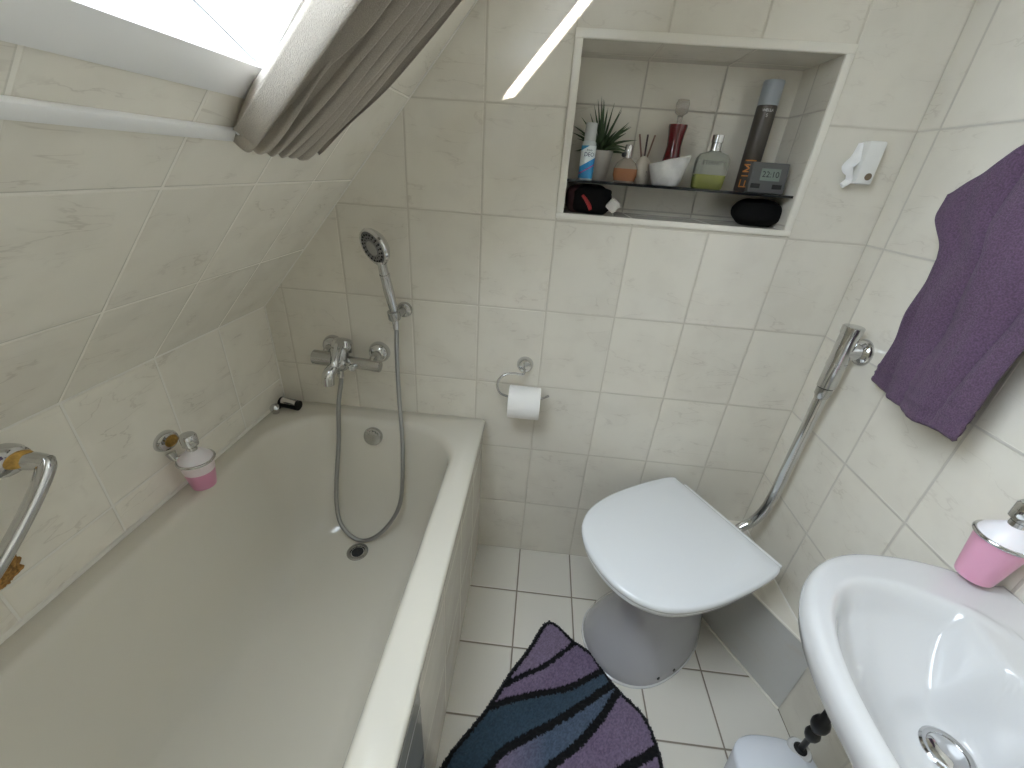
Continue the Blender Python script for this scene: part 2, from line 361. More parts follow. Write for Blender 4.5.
# ------------------------------------------------------------------ bathtub
def rrect(cx, cy, hx, hy, r, z, n=14, ex=1.0):
    out = []
    for (sx, sy, a0) in ((1, 1, 0), (-1, 1, 90), (-1, -1, 180), (1, -1, 270)):
        for k in range(n):
            a = math.radians(a0 + 90 * k / (n - 1)); out.append(Vector((cx + sx * (hx - r) + r * math.cos(a), cy + sy * (hy - r) + r * math.sin(a), z)))
    # extra points on straight runs keep shading clean
    return out
RZ = .607
def tub_ring(x0, x1, y0, y1, r, z): return rrect((x0 + x1) / 2, (y0 + y1) / 2, (x1 - x0) / 2, (y1 - y0) / 2, r, z)
rings = []
# underside lip, outer edge, deck
rings.append(tub_ring(-.664, .030, -1.718, -.002, .006, .57))
rings.append(tub_ring(-.666, .0355, -1.719, -.001, .008, .578))
rings.append(tub_ring(-.666, .037, -1.719, -.0005, .008, .598))
rings.append(tub_ring(-.665, .035, -1.718, -.001, .009, .604))
rings.append(tub_ring(-.661, .030, -1.714, -.004, .012, RZ))
X0, X1, Y0, Y1 = -.612, -.030, -1.66, -.068
rings.append(tub_ring(X0 - .006, X1 + .006, Y0 - .006, Y1 + .006, .176, RZ))
prof = [(0, .0015), (.005, .006), (.010, .014), (.014, .026), (.024, .08), (.038, .16), (.054, .25), (.068, .315), (.086, .355), (.108, .383), (.135, .399), (.165, .405)]
for ins, dep in prof:
    k = dep / .405
    rings.append(tub_ring(X0 + ins * .95, X1 - ins * .95, Y0 + ins + k * .34, Y1 - ins * 1.05, min(.172 - ins * .25, (X1 - X0) / 2 - ins * .95 - .002), RZ - dep))
bt = thing('bathtub', (-.32, -.86, 0), 'cream enamel bathtub set between the low left wall and tiled panel', 'bathtub')
mk('tub_shell', loft(rings, False, True), 'tub', bt, sharp=60)
DR = Vector((-.342, -.262, RZ - .4035))
mk('drain_ring', lathe([(.034, -.002), (.034, .002), (.031, .0035), (.024, .003), (.021, -.001), (.020, -.006), (.0001, -.006)], DR), 'chrome2', bt)
mk('drain_grate', merge(lathe([(.0195, 0), (.0195, .002), (.0001, .003)], DR + Vector((0, 0, -.003))), *[tube([DR + Vector((0, 0, .001)), DR + Vector((.019 * math.cos(a), .019 * math.sin(a), .001))], .0015, 6, 1) for a in [k * PI / 3 for k in range(6)]]), 'rubber', bt)
ON = Vector((0, -.97, .24)).normalized(); OC = Vector((-.322, -.0925, .555))
of = mk('overflow_plate', lathe([(.030, -.006), (.031, .004), (.029, .009), (.024, .011), (.0001, .012)], OC, ON), 'chrome2', bt)
for a in [math.radians(x) for x in (40, 65, 90, 115, 140, 270)]: mk('overflow_hole', lathe([(.0045, 0), (.0045, .0015), (.0001, .002)], OC + ON * .011 + Vector((.020 * math.cos(a), 0, .020 * math.sin(a))), ON, n=12), 'chrome', of)

ac = tag(mk('access_panel', box((.0285, -1.19, .02), (.033, -.795, .56), .0015), 'access', uv=lambda p, n: (-p.y + .2, p.z), smooth=False),
         'inspection panel in the tiled bath side, dark reflection painted in grey', 'access panel')

# ------------------------------------------------------------------ toilet
TO = Vector((.804, -.189, 0)); TV = Vector((-.870, -.493, 0)); TU = Vector((.493, -.870, 0))
def TP(u, v, z): return TO + TU * u + TV * v + Vector((0, 0, z))
def dring(vb, vf, hw, z, n=48, pw=2.2, fl=.60, bw=1.9):
    """D-shaped ring: straight back at vb, rounded front at vf, half width hw"""
    out = []; vm = vb + (vf - vb) * fl
    for k in range(n):
        a = 2 * PI * k / n; c, s = math.cos(a), math.sin(a)
        u = hw * math.copysign(abs(s) ** (2 / pw), s)
        v = vm + (vf - vm) * abs(c) ** (2 / pw) if c > 0 else vm - (vm - vb) * abs(c) ** (2 / bw)
        out.append(TP(u, v, z))
    return out
tl = thing('toilet', TO, 'white floor-standing toilet with closed lid set diagonally in the corner', 'toilet')
pan = [dring(-.02, .402, .147, 0), dring(-.02, .404, .149, .012), dring(-.02, .398, .145, .035), dring(-.02, .368, .120, .10), dring(-.02, .340, .098, .16),
       dring(-.02, .325, .092, .21), dring(-.03, .330, .102, .26), dring(-.06, .355, .132, .305), dring(-.055, .395, .158, .345, bw=2.4), dring(-.05, .425, .176, .385, bw=3.2),
       dring(-.045, .436, .182, .405, bw=4), dring(-.035, .434, .180, .415, bw=4), dring(-.02, .42, .165, .418, bw=4)]
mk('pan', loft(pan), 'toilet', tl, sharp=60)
mk('foot_seal', loft([dring(-.022, .408, .152, 0), dring(-.022, .408, .152, .006), dring(-.02, .403, .147, .009)]), 'ceramic', tl)
def lidring(k, z, drop=0):
    prof = [(0.0, -.0), (.197, 0.0), (.205, .02), (.210, .06), (.213, .14), (.209, .24), (.195, .32), (.171, .382), (.131, .428), (.080, .455), (.035, .465)]
    R = [(u, v) for u, v in prof[1:]]; R = R + [(0, .467)] + [(-u, v) for u, v in R[::-1]]
    P = catmull([Vector((u, v, 0)) for u, v in R], 3)
    out = []
    for p in P:
        c = Vector((0, .22, 0)); q = c + (p - c) * k
        out.append(TP(q.x - .004, q.y, z))
    return out
mk('seat', loft([lidring(.93, .418), lidring(.965, .421), lidring(.975, .434), lidring(.96, .438)]), 'lid', tl, sharp=60)
mk('lid', loft([lidring(.965, .4395), lidring(.992, .441), lidring(1.0, .446), lidring(1.0, .452), lidring(.992, .4575), lidring(.97, .4598), lidring(.85, .4608), lidring(.5, .4615)]), 'lid', tl, sharp=60)
def tbox(u0, u1, v0, v1, z0, z1, bev=.004):
    V, F = box((u0, v0, z0), (u1, v1, z1), bev); return [TP(v.x, v.y, v.z) for v in V], F
mk('hinge_bar', tbox(-.165, .19, -.016, .006, .425, .453, .005), 'lid', tl)
mk('flush_spigot', lathe([(.024, 0), (.024, .035), (.020, .038)], TP(.012, -.03, .372), -TV), 'ceramic', tl)
for u, v in ((.141, .262), (.142, .200)):
    sp = TP(u, v, .0); mk('screw_hole', lathe([(.005, -.004), (.005, .002), (.0001, .0025)], TP(u + .003, v, .028), (TU + Vector((0, 0, .2)))), 'black', tl)

# flush pipe with valve
fp = thing('flush_valve', (.95, -.145, .9), 'chrome flush valve and curved pipe on right wall behind the toilet', 'flush pipe')
mk('rosette', lathe([(.034, 0), (.034, .004), (.028, .012), (.021, .016), (.021, .045), (.0001, .046)], (.9995, -.150, 1.013), (-1, 0, 0)), 'chrome', fp)
mk('valve_body', lathe([(.0001, 0), (.017, .0), (.021, .003), (.021, .062), (.0225, .063), (.0225, .073), (.0215, .074), (.0215, .150), (.0235, .151), (.0235, .168), (.0215, .170), (.0001, .171)], (.950, -.150, .908)), 'chrome', fp)
pipe_pts = [(.950, -.150, .91), (.950, -.150, .86), (.952, -.148, .76), (.953, -.146, .65), (.953, -.146, .55), (.948, -.144, .47), (.930, -.143, .415), (.900, -.146, .385), TP(.012, -.09, .375)]
mk('pipe', tube(pipe_pts, .0145, 20, 8), 'chrome', fp)
mk('pipe_nut', lathe([(.0185, 0), (.0185, .02), (.0165, .024), (.015, .03)], (.950, -.150, .908), (0, 0, -1)), 'chrome2', fp)

# ------------------------------------------------------------------ basin
bs = thing('washbasin', (.99, -.91, .70), 'white ceramic washbasin mounted on the right wall', 'washbasin')
BCY, BHY, BX0 = -.905, .301, .602
def outline(a, k=1.0):
    """D outline, straight along the wall x=1; a in 0..2pi about centre"""
    c, s = math.cos(a), math.sin(a)
    cx = .83
    if c < 0: r = (abs(c / (cx - BX0)) ** 2.35 + abs(s / BHY) ** 2.35) ** (-1 / 2.35)
    else: r = min((.998 - cx) / max(c, 1e-6), (abs(c / .28) ** 2.2 + abs(s / BHY) ** 2.2) ** (-1 / 2.2))
    return Vector((cx + c * r * k, BCY + s * r * k, 0))
def basin_z(p):
    dy = abs(p.y - BCY)
    dx = (.775 - p.x) / .150 if p.x < .775 else (p.x - .775) / .185
    rho = (dx ** 2.15 + (dy / .240) ** 2.15) ** (1 / 2.15)
    if rho >= 1.04: return .800
    bowl = -.142 * (1 - min(1, rho) ** 2.4) * sstep(1.04, .86, rho)
    xb = .862 + .026 * min(1.2, dy / .2) ** 2
    back = -.130 * sstep(0, 1, (xb - p.x) / .062 + .02) - .10 * max(0, (xb - .05 - p.x)) * 10
    k = .010; h = max(0, min(1, .5 + .5 * (back - bowl) / k))
    z = .800 + bowl * (1 - h) + back * h + k * h * (1 - h)
    return z + (.668 - z) * sstep(.070, .036, math.hypot(p.x - .815, p.y + .845))
NA, NR = 120, 56
V, F = [], []
for i in range(NR + 1):
    k = i / NR
    for j in range(NA):
        o = outline(2 * PI * j / NA)
        c0 = Vector((.80, -.87, 0)); p = c0 + (o - c0) * k
        z = basin_z(p)
        d = (1 - k) * (o - c0).length
        if o.x < .99 and d < .016: z -= .016 - math.sqrt(max(0, .016 ** 2 - (.016 - d) ** 2))
        V.append(Vector((p.x, p.y, z)))
for i in range(NR):
    for j in range(NA): F.append((i * NA + j, i * NA + (j + 1) % NA, (i + 1) * NA + (j + 1) % NA, (i + 1) * NA + j))
base = len(V)
for kk, zz in ((1.0, .770), (.985, .752), (.90, .722), (.72, .672), (.45, .640), (.1, .632)):
    for j in range(NA):
        o = outline(2 * PI * j / NA); c0 = Vector((.85, BCY, 0)); p = c0 + (o - c0) * kk
        if o.x > .99: p.x = .998
        V.append(Vector((p.x, p.y, zz)))
prev = NR * NA
for r_ in range(6):
    cur = base + r_ * NA
    for j in range(NA): F.append((prev + j, prev + (j + 1) % NA, cur + (j + 1) % NA, cur + j))
    prev = cur
F.append(tuple(range(prev, prev + NA)))
mk('basin_bowl', (V, F), 'ceramic', bs, sharp=180)
BD = Vector((.815, -.845, .668))
mk('drain_ring', lathe([(.032, -.003), (.032, .002), (.029, .004), (.024, .003), (.022, .000)], BD, close=False), 'chrome', bs)
mk('drain_plug', lathe([(.0001, .0065), (.010, .006), (.019, .0045), (.0235, .002), (.024, -.004)][::-1], BD), 'chrome', bs)
fa = thing('basin_mixer', (.93, -.915, .80), 'chrome single-lever mixer tap at the back of the washbasin', 'tap')
mk('tap_body', merge(lathe([(.026, 0), (.025, .006), (.022, .01), (.022, .075), (.024, .09), (.020, .105), (.0001, .108)], (.955, -.985, .798)),
   tube([(.95, -.985, .845), (.925, -.985, .850), (.900, -.985, .838)], [.013, .012, .011], 14, 6)), 'chrome', fa)
mk('tap_lever', tube([(.955, -.985, .90), (.935, -.985, .93), (.91, -.985, .945)], [.008, .007, .006], 12, 5, flat=1.6), 'chrome', fa)

# ------------------------------------------------------------------ soap dispensers
M_['pink'] = mat('pink_frosted', (.72, .36, .50), .30, sss=.3)
M_['pinkd'] = mat('pink_frosted_soap', (.66, .30, .44), .30, sss=.3)
M_['frost'] = mat('frosted_white', (.80, .72, .74), .35, sss=.2)
M_['frostlid'] = mat('frosted_lid', (.82, .79, .82), .3, sss=.2)
def dispenser(c, wx, R, H, label, pinkfrac, cupm, dirx):
    """c: ring centre; wx: wall x; dirx +1 when the wall lies towards +x"""
    t = thing('soap_dispenser', (wx, c[1], c[2]), label, 'soap dispenser')
    c = Vector(c); rb = R * .72
    lev = -H * (1 - pinkfrac)
    nz_ = 1
    def rad(h): return rb + (R * .97 - rb) * (1 + h / H)
    mk('cup', lathe([(.0001, -H), (rb - .006, -H), (rb - .001, -H + .003), (rb, -H + .008), (rad(lev), lev)], c, n=40, close=False), cupm, t)
    if pinkfrac < 1: mk('cup_rim', lathe([(rad(lev), lev), (rad(0), 0), (rad(0) + .001, .004)], c, n=40, close=False), 'frost', t)
    mk('cover', lathe([(R * .97, .002), (R * .90, .008), (R * .60, .019), (R * .40, .026), (R * .30, .028), (.0001, .029)], c, n=40), 'frostlid', t)
    mk('ring', [tube([c + Vector((math.cos(a) * R, math.sin(a) * R, 0)) for a in [2 * PI * k / 40 for k in range(41)]], .0035, 10, 1, False)][0], 'chrome', t)
    pm = mk('pump', lathe([(R * .30, .026), (R * .30, .036), (R * .27, .037), (R * .27, .040), (R * .46, .042), (R * .47, .066), (R * .40, .070), (.0001, .071)], c, n=28), 'chrome', t)
    mk('nozzle', tube([c + Vector((0, 0, .054)), c + Vector((-dirx * R * .35, -R * .20, .055)), c + Vector((-dirx * R * .55, -R * .3, .053))], [.006, .006, .005], 10, 4), 'chrome', pm)
    e = Vector((wx, c.y, c.z))
    br = mk('bracket', merge(lathe([(.024, 0), (.024, .006), (.020, .014), (.012, .017), (.0001, .018)], (wx, c.y + .002, c.z + .044), (-dirx, 0, 0), n=28, sx=1.0, sy=1.25, x=(0, 0, 1)),
             tube([(wx - dirx * .012, c.y - .006, c.z + .016), (wx - dirx * .02, c.y - .006, c.z), c + Vector((dirx * R * .95, 0, 0))], [.011, .008, .006], 12, 5)), 'chrome', t)
    return t, br
d1, br1 = dispenser((-.602, -.450, .701), -.667, .0365, .080, 'small pump dispenser half full of pink soap over the bathtub edge', .62, 'pinkd', -1)
mk('inlay', lathe([(.014, 0), (.013, .002), (.0001, .003)], (-.6495, -.447, .746), (1, 0, 0), n=24, sx=1, sy=1.2, x=(0, 0, 1)), 'amber', br1)
d2, br2 = dispenser((.945, -.646, .898), 1.0, .0350, .089, 'large pump dispenser full of pink soap above the washbasin', 1.0, 'pink', 1)

# ------------------------------------------------------------------ grab bar and sponge
gb = thing('grab_bar', (-.667, -.72, .9), 'chrome grab bar with brass inlay on the low left wall', 'grab bar')
mk('mount', merge(lathe([(.030, 0), (.030, .010), (.026, .022), (.018, .026), (.0001, .027)], (-.667, -.712, .892), (1, 0, 0), sx=.85, sy=1.15, x=(0, 0, 1)),
   tube([(-.650, -.700, .886), (-.630, -.694, .882), (-.612, -.692, .878)], [.016, .015, .014], 16, 6)), 'chrome', gb)
mk('inlay', lathe([(.019, 0), (.018, .003), (.0001, .0045)], (-.6395, -.706, .893), (1, -.15, .15), sx=.72, sy=1.1, x=(0, 0, 1)), 'amber', gb)
mk('bar', tube([(-.618, -.690, .886), (-.613, -.696, .874), (-.611, -.720, .848), (-.611, -.760, .811), (-.612, -.82, .764), (-.62, -.91, .705), (-.66, -.95, .69)], [.012, .013, .012, .0115, .0115, .012, .013], 18, 8), 'chrome', gb)
def sponge():
    V, F = sphere((0, 0, 0), 1, 40, 26)
    out = []
    for v in V:
        n = noise.noise(v * 2.2) * .25 + noise.noise(v * 6) * .16 + noise.noise(v * 14) * .12
        out.append(Vector((v.x * .020, v.y * .032, v.z * .030)) * (1 + n) + Vector((-.644, -.802, .742)))
    return out, F
M_['sponge'] = mat('sea_sponge', (.36, .19, .055), .95, bump=1, bscale=160, vary=.45)
tag(mk('bath_sponge', sponge(), 'sponge', sharp=180), 'brown sea sponge hanging behind the grab bar on left wall', 'sponge')

# ------------------------------------------------------------------ bath mixer
mx = thing('bath_mixer', (-.39, -.0, .82), 'chrome bath mixer tap on the back wall above the tub', 'tap')
for cx, cz in ((-.460, .828), (-.312, .820)):
    mk('wall_rosette', lathe([(.034, 0), (.034, .004), (.032, .014), (.026, .024), (.016, .030), (.0001, .032)], (cx, 0.0, cz), (0, -1, 0)), 'chrome', mx)
mk('mixer_body', merge(tube([(-.460, -.01, .828), (-.459, -.045, .826), (-.452, -.066, .815)], [.015, .015, .014], 14, 5), tube([(-.312, -.01, .820), (-.310, -.045, .818), (-.310, -.066, .808)], [.015, .016, .015], 14, 5),
   lathe([(.0001, 0), (.016, 0), (.018, .002), (.018, .205), (.016, .207), (.0001, .207)], (-.492, -.07, .814), (1, 0, -.06)),
   lathe([(.020, 0), (.022, .002), (.022, .062), (.020, .064)], (-.494, -.07, .814), (1, 0, -.06)),
   lathe([(.024, -.02), (.027, -.01), (.027, .035), (.022, .045), (.0001, .046)], (-.410, -.07, .808), (0, .05, 1)),
   sphere((-.408, -.072, .803), .027, 24, 14)), 'chrome2', mx)
mk('dome', lathe([(.026, 0), (.031, .004), (.031, .030), (.027, .040), (.014, .045), (.0001, .046)], (-.412, -.052, .828), (.05, .25, 1)), 'chrome', mx)
mk('lever', tube([(-.405, -.060, .865), (-.402, -.085, .862), (-.398, -.115, .842), (-.396, -.135, .818)], [.012, .010, .008, .009], 12, 6, flat=1.4), 'chrome', mx)
mk('spout', merge(tube([(-.412, -.080, .802), (-.420, -.104, .797), (-.427, -.121, .782), (-.430, -.125, .752)], [.014, .016, .018, .0175], 18, 7)), 'chrome', mx)
mk('diverter', lathe([(.010, 0), (.011, .012), (.008, .016), (.0001, .017)], (-.365, -.088, .803), (.2, -1, -.1)), 'chrome', mx)

# ------------------------------------------------------------------ hand shower
hb = tag(mk('shower_bracket', merge(lathe([(.022, 0), (.023, .004), (.021, .014), (.012, .018)], (-.222, 0, .968), (0, -1, 0)), tube([(-.222, -.010, .968), (-.228, -.030, .966), (-.237, -.046, .964)], [.012, .011, .013], 12, 4),
   lathe([(.0175, -.012), (.0185, -.010), (.0175, .012), (.0165, .013)], (-.239, -.052, .964), (-.06, -.27, 1))), 'chrome2'), 'chrome wall bracket holding the hand shower', 'shower bracket')
hs = thing('hand_shower', (-.226, -.052, .97), 'chrome hand shower with hose looping down into the tub', 'shower')
mk('handle', merge(tube([(-.2375, -.049, .946), (-.2385, -.053, .975), (-.243, -.070, 1.04), (-.247, -.082, 1.09), (-.250, -.090, 1.125)], [.010, .0115, .0145, .0125, .012], 18, 6),
   lathe([(.0135, -.004), (.014, 0), (.0135, .004)], (-.2465, -.081, 1.085), (-.1, -.3, 1), close=False)), 'chrome', hs)
HN = Vector((-.50, -.82, -.30)).normalized(); HC = Vector((-.262, -.092, 1.160))
hd = mk('shower_head', lathe([(.0001, -.026), (.020, -.024), (.036, -.017), (.047, -.005), (.050, .004), (.048, .009), (.043, .010), (.041, .008), (.0001, .008)], HC, HN, n=40), 'chrome', hs)
fc = mk('spray_face', lathe([(.0415, .0082), (.0405, .0100), (.0001, .0105)], HC, HN, n=40), mat('grey_face', (.22, .22, .22), .35, .3), hd)
fm = frame(HC, HN)
nz = [sphere(fm @ Vector((rr * math.cos(a), rr * math.sin(a), .0105)), (.0030 if rr > .03 else .0020), 8, 5) for rr, cnt in ((.0355, 20), (.0265, 16)) for a in [2 * PI * k / cnt + rr * 20 for k in range(cnt)]]
mk('spray_nozzles', merge(*nz), 'rubber', hd)
mk('spray_ring', lathe([(.019, .0100), (.019, .0125), (.014, .0130), (.0001, .0125)], HC, HN, n=28), mat('light_face', (.42, .42, .41), .3, .5), hd)
def hose_mat():
    m = mat('metal_hose', (.36, .36, .35), .28, 1); nt = m.node_tree
    tc = nt.nodes.new('ShaderNodeTexCoord'); wv = nt.nodes.new('ShaderNodeTexWave'); wv.bands_direction = 'Z'; wv.inputs['Scale'].default_value = 120
    bp = nt.nodes.new('ShaderNodeBump'); bp.inputs['Strength'].default_value = .5; bp.inputs['Distance'].default_value = .001
    nt.links.new(tc.outputs['Object'], wv.inputs[0]); nt.links.new(wv.outputs['Fac'], bp.inputs['Height']); nt.links.new(bp.outputs[0], nt.nodes['Principled BSDF'].inputs['Normal']); return m
M_['hose'] = hose_mat()
hose_pts = [(-.410, -.078, .790), (-.412, -.080, .745), (-.424, -.096, .66), (-.427, -.120, .547), (-.432, -.152, .44), (-.432, -.183, .346), (-.418, -.208, .277), (-.385, -.222, .235), (-.342, -.228, .218), (-.297, -.222, .234), (-.250, -.206, .283), (-.217, -.184, .353), (-.211, -.156, .438), (-.217, -.115, .569), (-.230, -.082, .694), (-.236, -.060, .83), (-.2365, -.047, .91), (-.2375, -.049, .95)]
mk('hose', tube(hose_pts, .0068, 14, 10), 'hose', hs)
mk('hose_nut', tube([(-.2368, -.0475, .92), (-.2375, -.049, .952)], [.0085, .0105], 14, 2), 'chrome', hs)
mk('hose_nut', lathe([(.010, 0), (.010, .03), (.008, .034)], (-.410, -.078, .79), (-.05, 0, -1)), 'chrome', hs)

# ball plug and razor-like clip on the corner of the tub
cp = thing('clip', (-.60, -.035, RZ), 'dark capsule-shaped clip with chrome top on the back left tub corner', 'clip')
mk('clip_body', tube([(-.650, -.044, .622), (-.580, -.060, .623)], [.017, .017], 16, 2, flat=.9), 'black', cp)
mk('clip_cover', tube([(-.638, -.050, .630), (-.584, -.062, .631)], [.0125, .011], 16, 2), 'chrome', cp)
tag(mk('plug_ball', merge(sphere((-.641, -.092, .624), .0165, 24, 14), lathe([(.010, 0), (.010, .004), (.007, .006)], (-.641, -.092, .6075))), 'chrome'), 'shiny chrome ball standing on the bathtub corner beside the dark clip', 'plug')

# ------------------------------------------------------------------ paper holder and roll
ph = thing('paper_holder', (.153, 0, .838), 'chrome toilet paper holder with curved open arm on the back wall', 'toilet paper holder')
mk('rosette', lathe([(.026, 0), (.026, .003), (.024, .012), (.018, .020), (.0001, .023)], (.153, 0, .824), (0, -1, 0)), 'chrome', ph)
ARM = [(.153, -.018, .820), (.152, -.032, .806), (.140, -.040, .806), (.112, -.048, .811), (.086, -.055, .800), (.074, -.060, .778), (.081, -.064, .752), (.102, -.060, .738), (.150, -.060, .7355), (.205, -.060, .738), (.236, -.060, .752)]
mk('arm', tube(ARM, .0036, 12, 8), 'chrome', ph)
M_['paper'] = mat('tissue', (.86, .85, .83), .95, bump=.25, bscale=200)
rc = Vector((.112, -.058, .7185)); RW, RR, RI = .098, .051, .020
tr_ = thing('toilet_roll', rc, 'white roll of toilet paper hanging on the chrome holder', 'toilet paper')
mk('paper', lathe([(RI, 0), (RR - .002, 0), (RR, .002), (RR, RW - .002), (RR - .002, RW), (RI, RW), (RI, 0)], rc, (1, 0, 0), n=56, close=False), 'paper', tr_)
mk('core', lathe([(RI, .0005), (RI, RW - .0005), (RI - .0015, RW - .0005), (RI - .0015, .0005), (RI, .0005)], rc, (1, 0, 0), n=32, close=False), mat('cardboard', (.45, .36, .26), .9), tr_)

# ------------------------------------------------------------------ white wall dispenser/hook
wh = thing('wall_hook', (.905, 0, 1.42), 'small white plastic hook box on the back wall right of niche', 'hook')
mk('housing', box((.888, -.034, 1.386), (.926, -.0, 1.474), .004), mat('white_plastic', (.80, .80, .77), .35), wh)
mk('flap', tube([(.889, -.006, 1.470), (.884, -.012, 1.44), (.868, -.020, 1.42), (.876, -.022, 1.405), (.882, -.018, 1.392), (.866, -.026, 1.380)], [.004, .006, .006, .003, .004, .003], 10, 6, flat=2.2), 'white', wh)
mk('button', lathe([(.0075, 0), (.0075, .0015), (.0001, .002)], (.912, -.034, 1.402), (0, -1, 0), n=20), mat('brown_button', (.20, .15, .10), .5), wh)

# ------------------------------------------------------------------ towel
M_['towel'] = mat('purple_terry', (.118, .070, .122), 1.0, bump=1, bscale=380, vary=.26, sheen=.08)
def towel_layer(yl, yr, x0, ph, ztop, zb, seed, flare):
    def fn(u, v):
        zt = ztop(u); z = zb + (zt - zb) * v
        y = yl(z) + (yr(z) - yl(z)) * u
        k = v ** 1.5
        y = y + (-.385 - y) * (max(0, (z - 1.33)) / .2) * flare
        cr_ = abs(((u * 2.1 + .55 * (1 - v) + seed) % 1) - .5) * 2
        x = x0 + .010 * math.sin(u * ph + seed) * (.35 + k) * min(1, u * 3 + .15) + .026 * (cr_ ** 4) * (.15 + .85 * v) * min(1, u * 4) + .010 * noise.noise(Vector((u * 3, v * 4, seed))) + .004 * noise.noise(Vector((u * 9, v * 5, seed)))
        if v < .16: x -= .0022 * (math.sin(v / .16 * PI * 6) > .4)
        z += .004 * math.sin(u * 8 + seed) * (1 - v) + (.010 * noise.noise(Vector((u * 6, 3, seed))) if v > .9 else 0)
        return Vector((min(.986, x), y, z))
    return fn
def fl(z): return -.362 + .05 * (z - 1) / .25 + .034 * sstep(1.28, 1.345, z)
tw = thing('towel', (.96, -.37, 1.2), 'purple terry towel hanging on the right wall', 'towel')
g1 = grid(towel_layer(fl, lambda z: -.520, .918, 7, lambda u: 1.375 + .11 * min(1, u * 1.7) - .05 * max(0, u - .7), .992, 1.0, .30), 70, 110)
g2 = grid(towel_layer(lambda z: -.252, lambda z: -.47, .966, 4, lambda u: 1.30 + .12 * min(1, u * 1.6), .982, 2.4, .1), 60, 90)
mk('towel_cloth', merge(g1, g2), 'towel', tw, sharp=180, recalc=False, solid=.007)
th_ = thing('towel_hook', (1.0, -.425, 1.465), 'chrome wall hook the purple towel hangs from', 'hook')
mk('hook_plate', lathe([(.02, 0), (.02, .005), (.012, .008), (.008, .010)], (1.0, -.425, 1.465), (-1, 0, 0)), 'chrome', th_)
mk('hook_arm', tube([(.992, -.425, 1.465), (.965, -.425, 1.455), (.925, -.425, 1.458), (.905, -.425, 1.480)], .006, 10, 5), 'chrome', th_)

# ------------------------------------------------------------------ toilet brush
tb = thing('toilet_brush', (.86, -.70, 0), 'toilet brush in a white plastic holder on floor under basin', 'toilet brush')
def bring(hx, hy, z, cx=.826, cy=-.702, pw=2.7, n=44):
    out = []
    for k in range(n):
        a = 2 * PI * k / n; c, sn = math.cos(a), math.sin(a)
        out.append(Vector((cx + hx * math.copysign(abs(c) ** (2 / pw), c), cy + hy * math.copysign(abs(sn) ** (2 / pw), sn), z)))
    return out
mk('holder', loft([bring(.080, .058, 0), bring(.084, .062, .004), bring(.090, .067, .10), bring(.096, .071, .180), bring(.096, .071, .188), bring(.092, .067, .193), bring(.06, .04, .202), bring(.01, .01, .205)]), mat('brush_holder', (.74, .77, .83), .25), tb)
mk('holder_collar', lathe([(.026, -.03), (.026, .006), (.023, .010), (.0001, .011)], (.890, -.655, .190), n=28), 'ceramic', tb)
hx = Vector((.890, -.655, .064))
mk('handle', merge(lathe([(.0001, 0), (.014, 0), (.014, .004), (.006, .007), (.006, .05), (.009, .055), (.0135, .064), (.0155, .075), (.013, .086), (.009, .091), (.012, .097), (.017, .108), (.018, .120), (.015, .133), (.010, .14), (.010, .22), (.013, .24), (.010, .26), (.0001, .262)], hx + Vector((0, 0, .134)), n=22)), 'black', tb)

# ------------------------------------------------------------------ bath mat
EDGE = [(.316, -.289), (.345, -.300), (.400, -.347), (.456, -.380), (.498, -.441), (.533, -.481), (.589, -.532), (.612, -.587), (.619, -.653), (.610, -.76), (.560, -.90), (.46, -1.02), (.30, -1.06), (.13, -1.0), (.0345, -.88), (.036, -.73), (.041, -.710), (.066, -.666), (.136, -.572), (.191, -.477), (.254, -.383), (.288, -.318)]
LINES = [[(.156, -.53), (.225, -.483), (.312, -.434), (.405, -.355)], [(.125, -.582), (.197, -.548), (.293, -.517), (.379, -.492), (.490, -.428)],
         [(.10, -.78), (.163, -.702), (.207, -.656), (.295, -.607), (.39, -.549), (.52, -.460)], [(.25, -.75), (.319, -.685), (.398, -.625), (.472, -.55), (.530, -.475)],
         [(.38, -.73), (.517, -.664), (.561, -.641), (.640, -.600)], [(.25, -.95), (.42, -.85), (.62, -.75)]]
LW = [.0075, .009, .0105, .0105, .012, .012]
def poly_in(p, poly):
    c = False; j = len(poly) - 1
    for i in range(len(poly)):
        a, b = poly[i], poly[j]
        if (a[1] > p[1]) != (b[1] > p[1]) and p[0] < (b[0] - a[0]) * (p[1] - a[1]) / (b[1] - a[1]) + a[0]: c = not c
        j = i
    return c
def dseg(p, pts, closed=False):
    best = 9; side = 0
    n = len(pts)
    for i in range(n if closed else n - 1):
        a = pts[i]; b = pts[(i + 1) % n]; dx, dy = b[0] - a[0], b[1] - a[1]
        t = max(0, min(1, ((p[0] - a[0]) * dx + (p[1] - a[1]) * dy) / (dx * dx + dy * dy)))
        d = math.hypot(p[0] - a[0] - t * dx, p[1] - a[1] - t * dy)
        if d < best - 1e-9: best = d; side = dx * (p[1] - a[1]) - dy * (p[0] - a[0])
    return best, side
def smooth2(pts, k=5): return [(v.x, v.y) for v in catmull([Vector((a, b, 0)) for a, b in pts], k)]
LNS = [smooth2(l) for l in LINES]
EDG = smooth2(EDGE + [EDGE[0]], 4)[:-1]
def lerp3(a, b, t): return tuple(a[i] + (b[i] - a[i]) * t for i in range(3))
LILAC, PURP, TEAL, BLUE, BLACK = (.195, .150, .225), (.145, .105, .180), (.022, .048, .072), (.070, .100, .150), (.002, .002, .003)
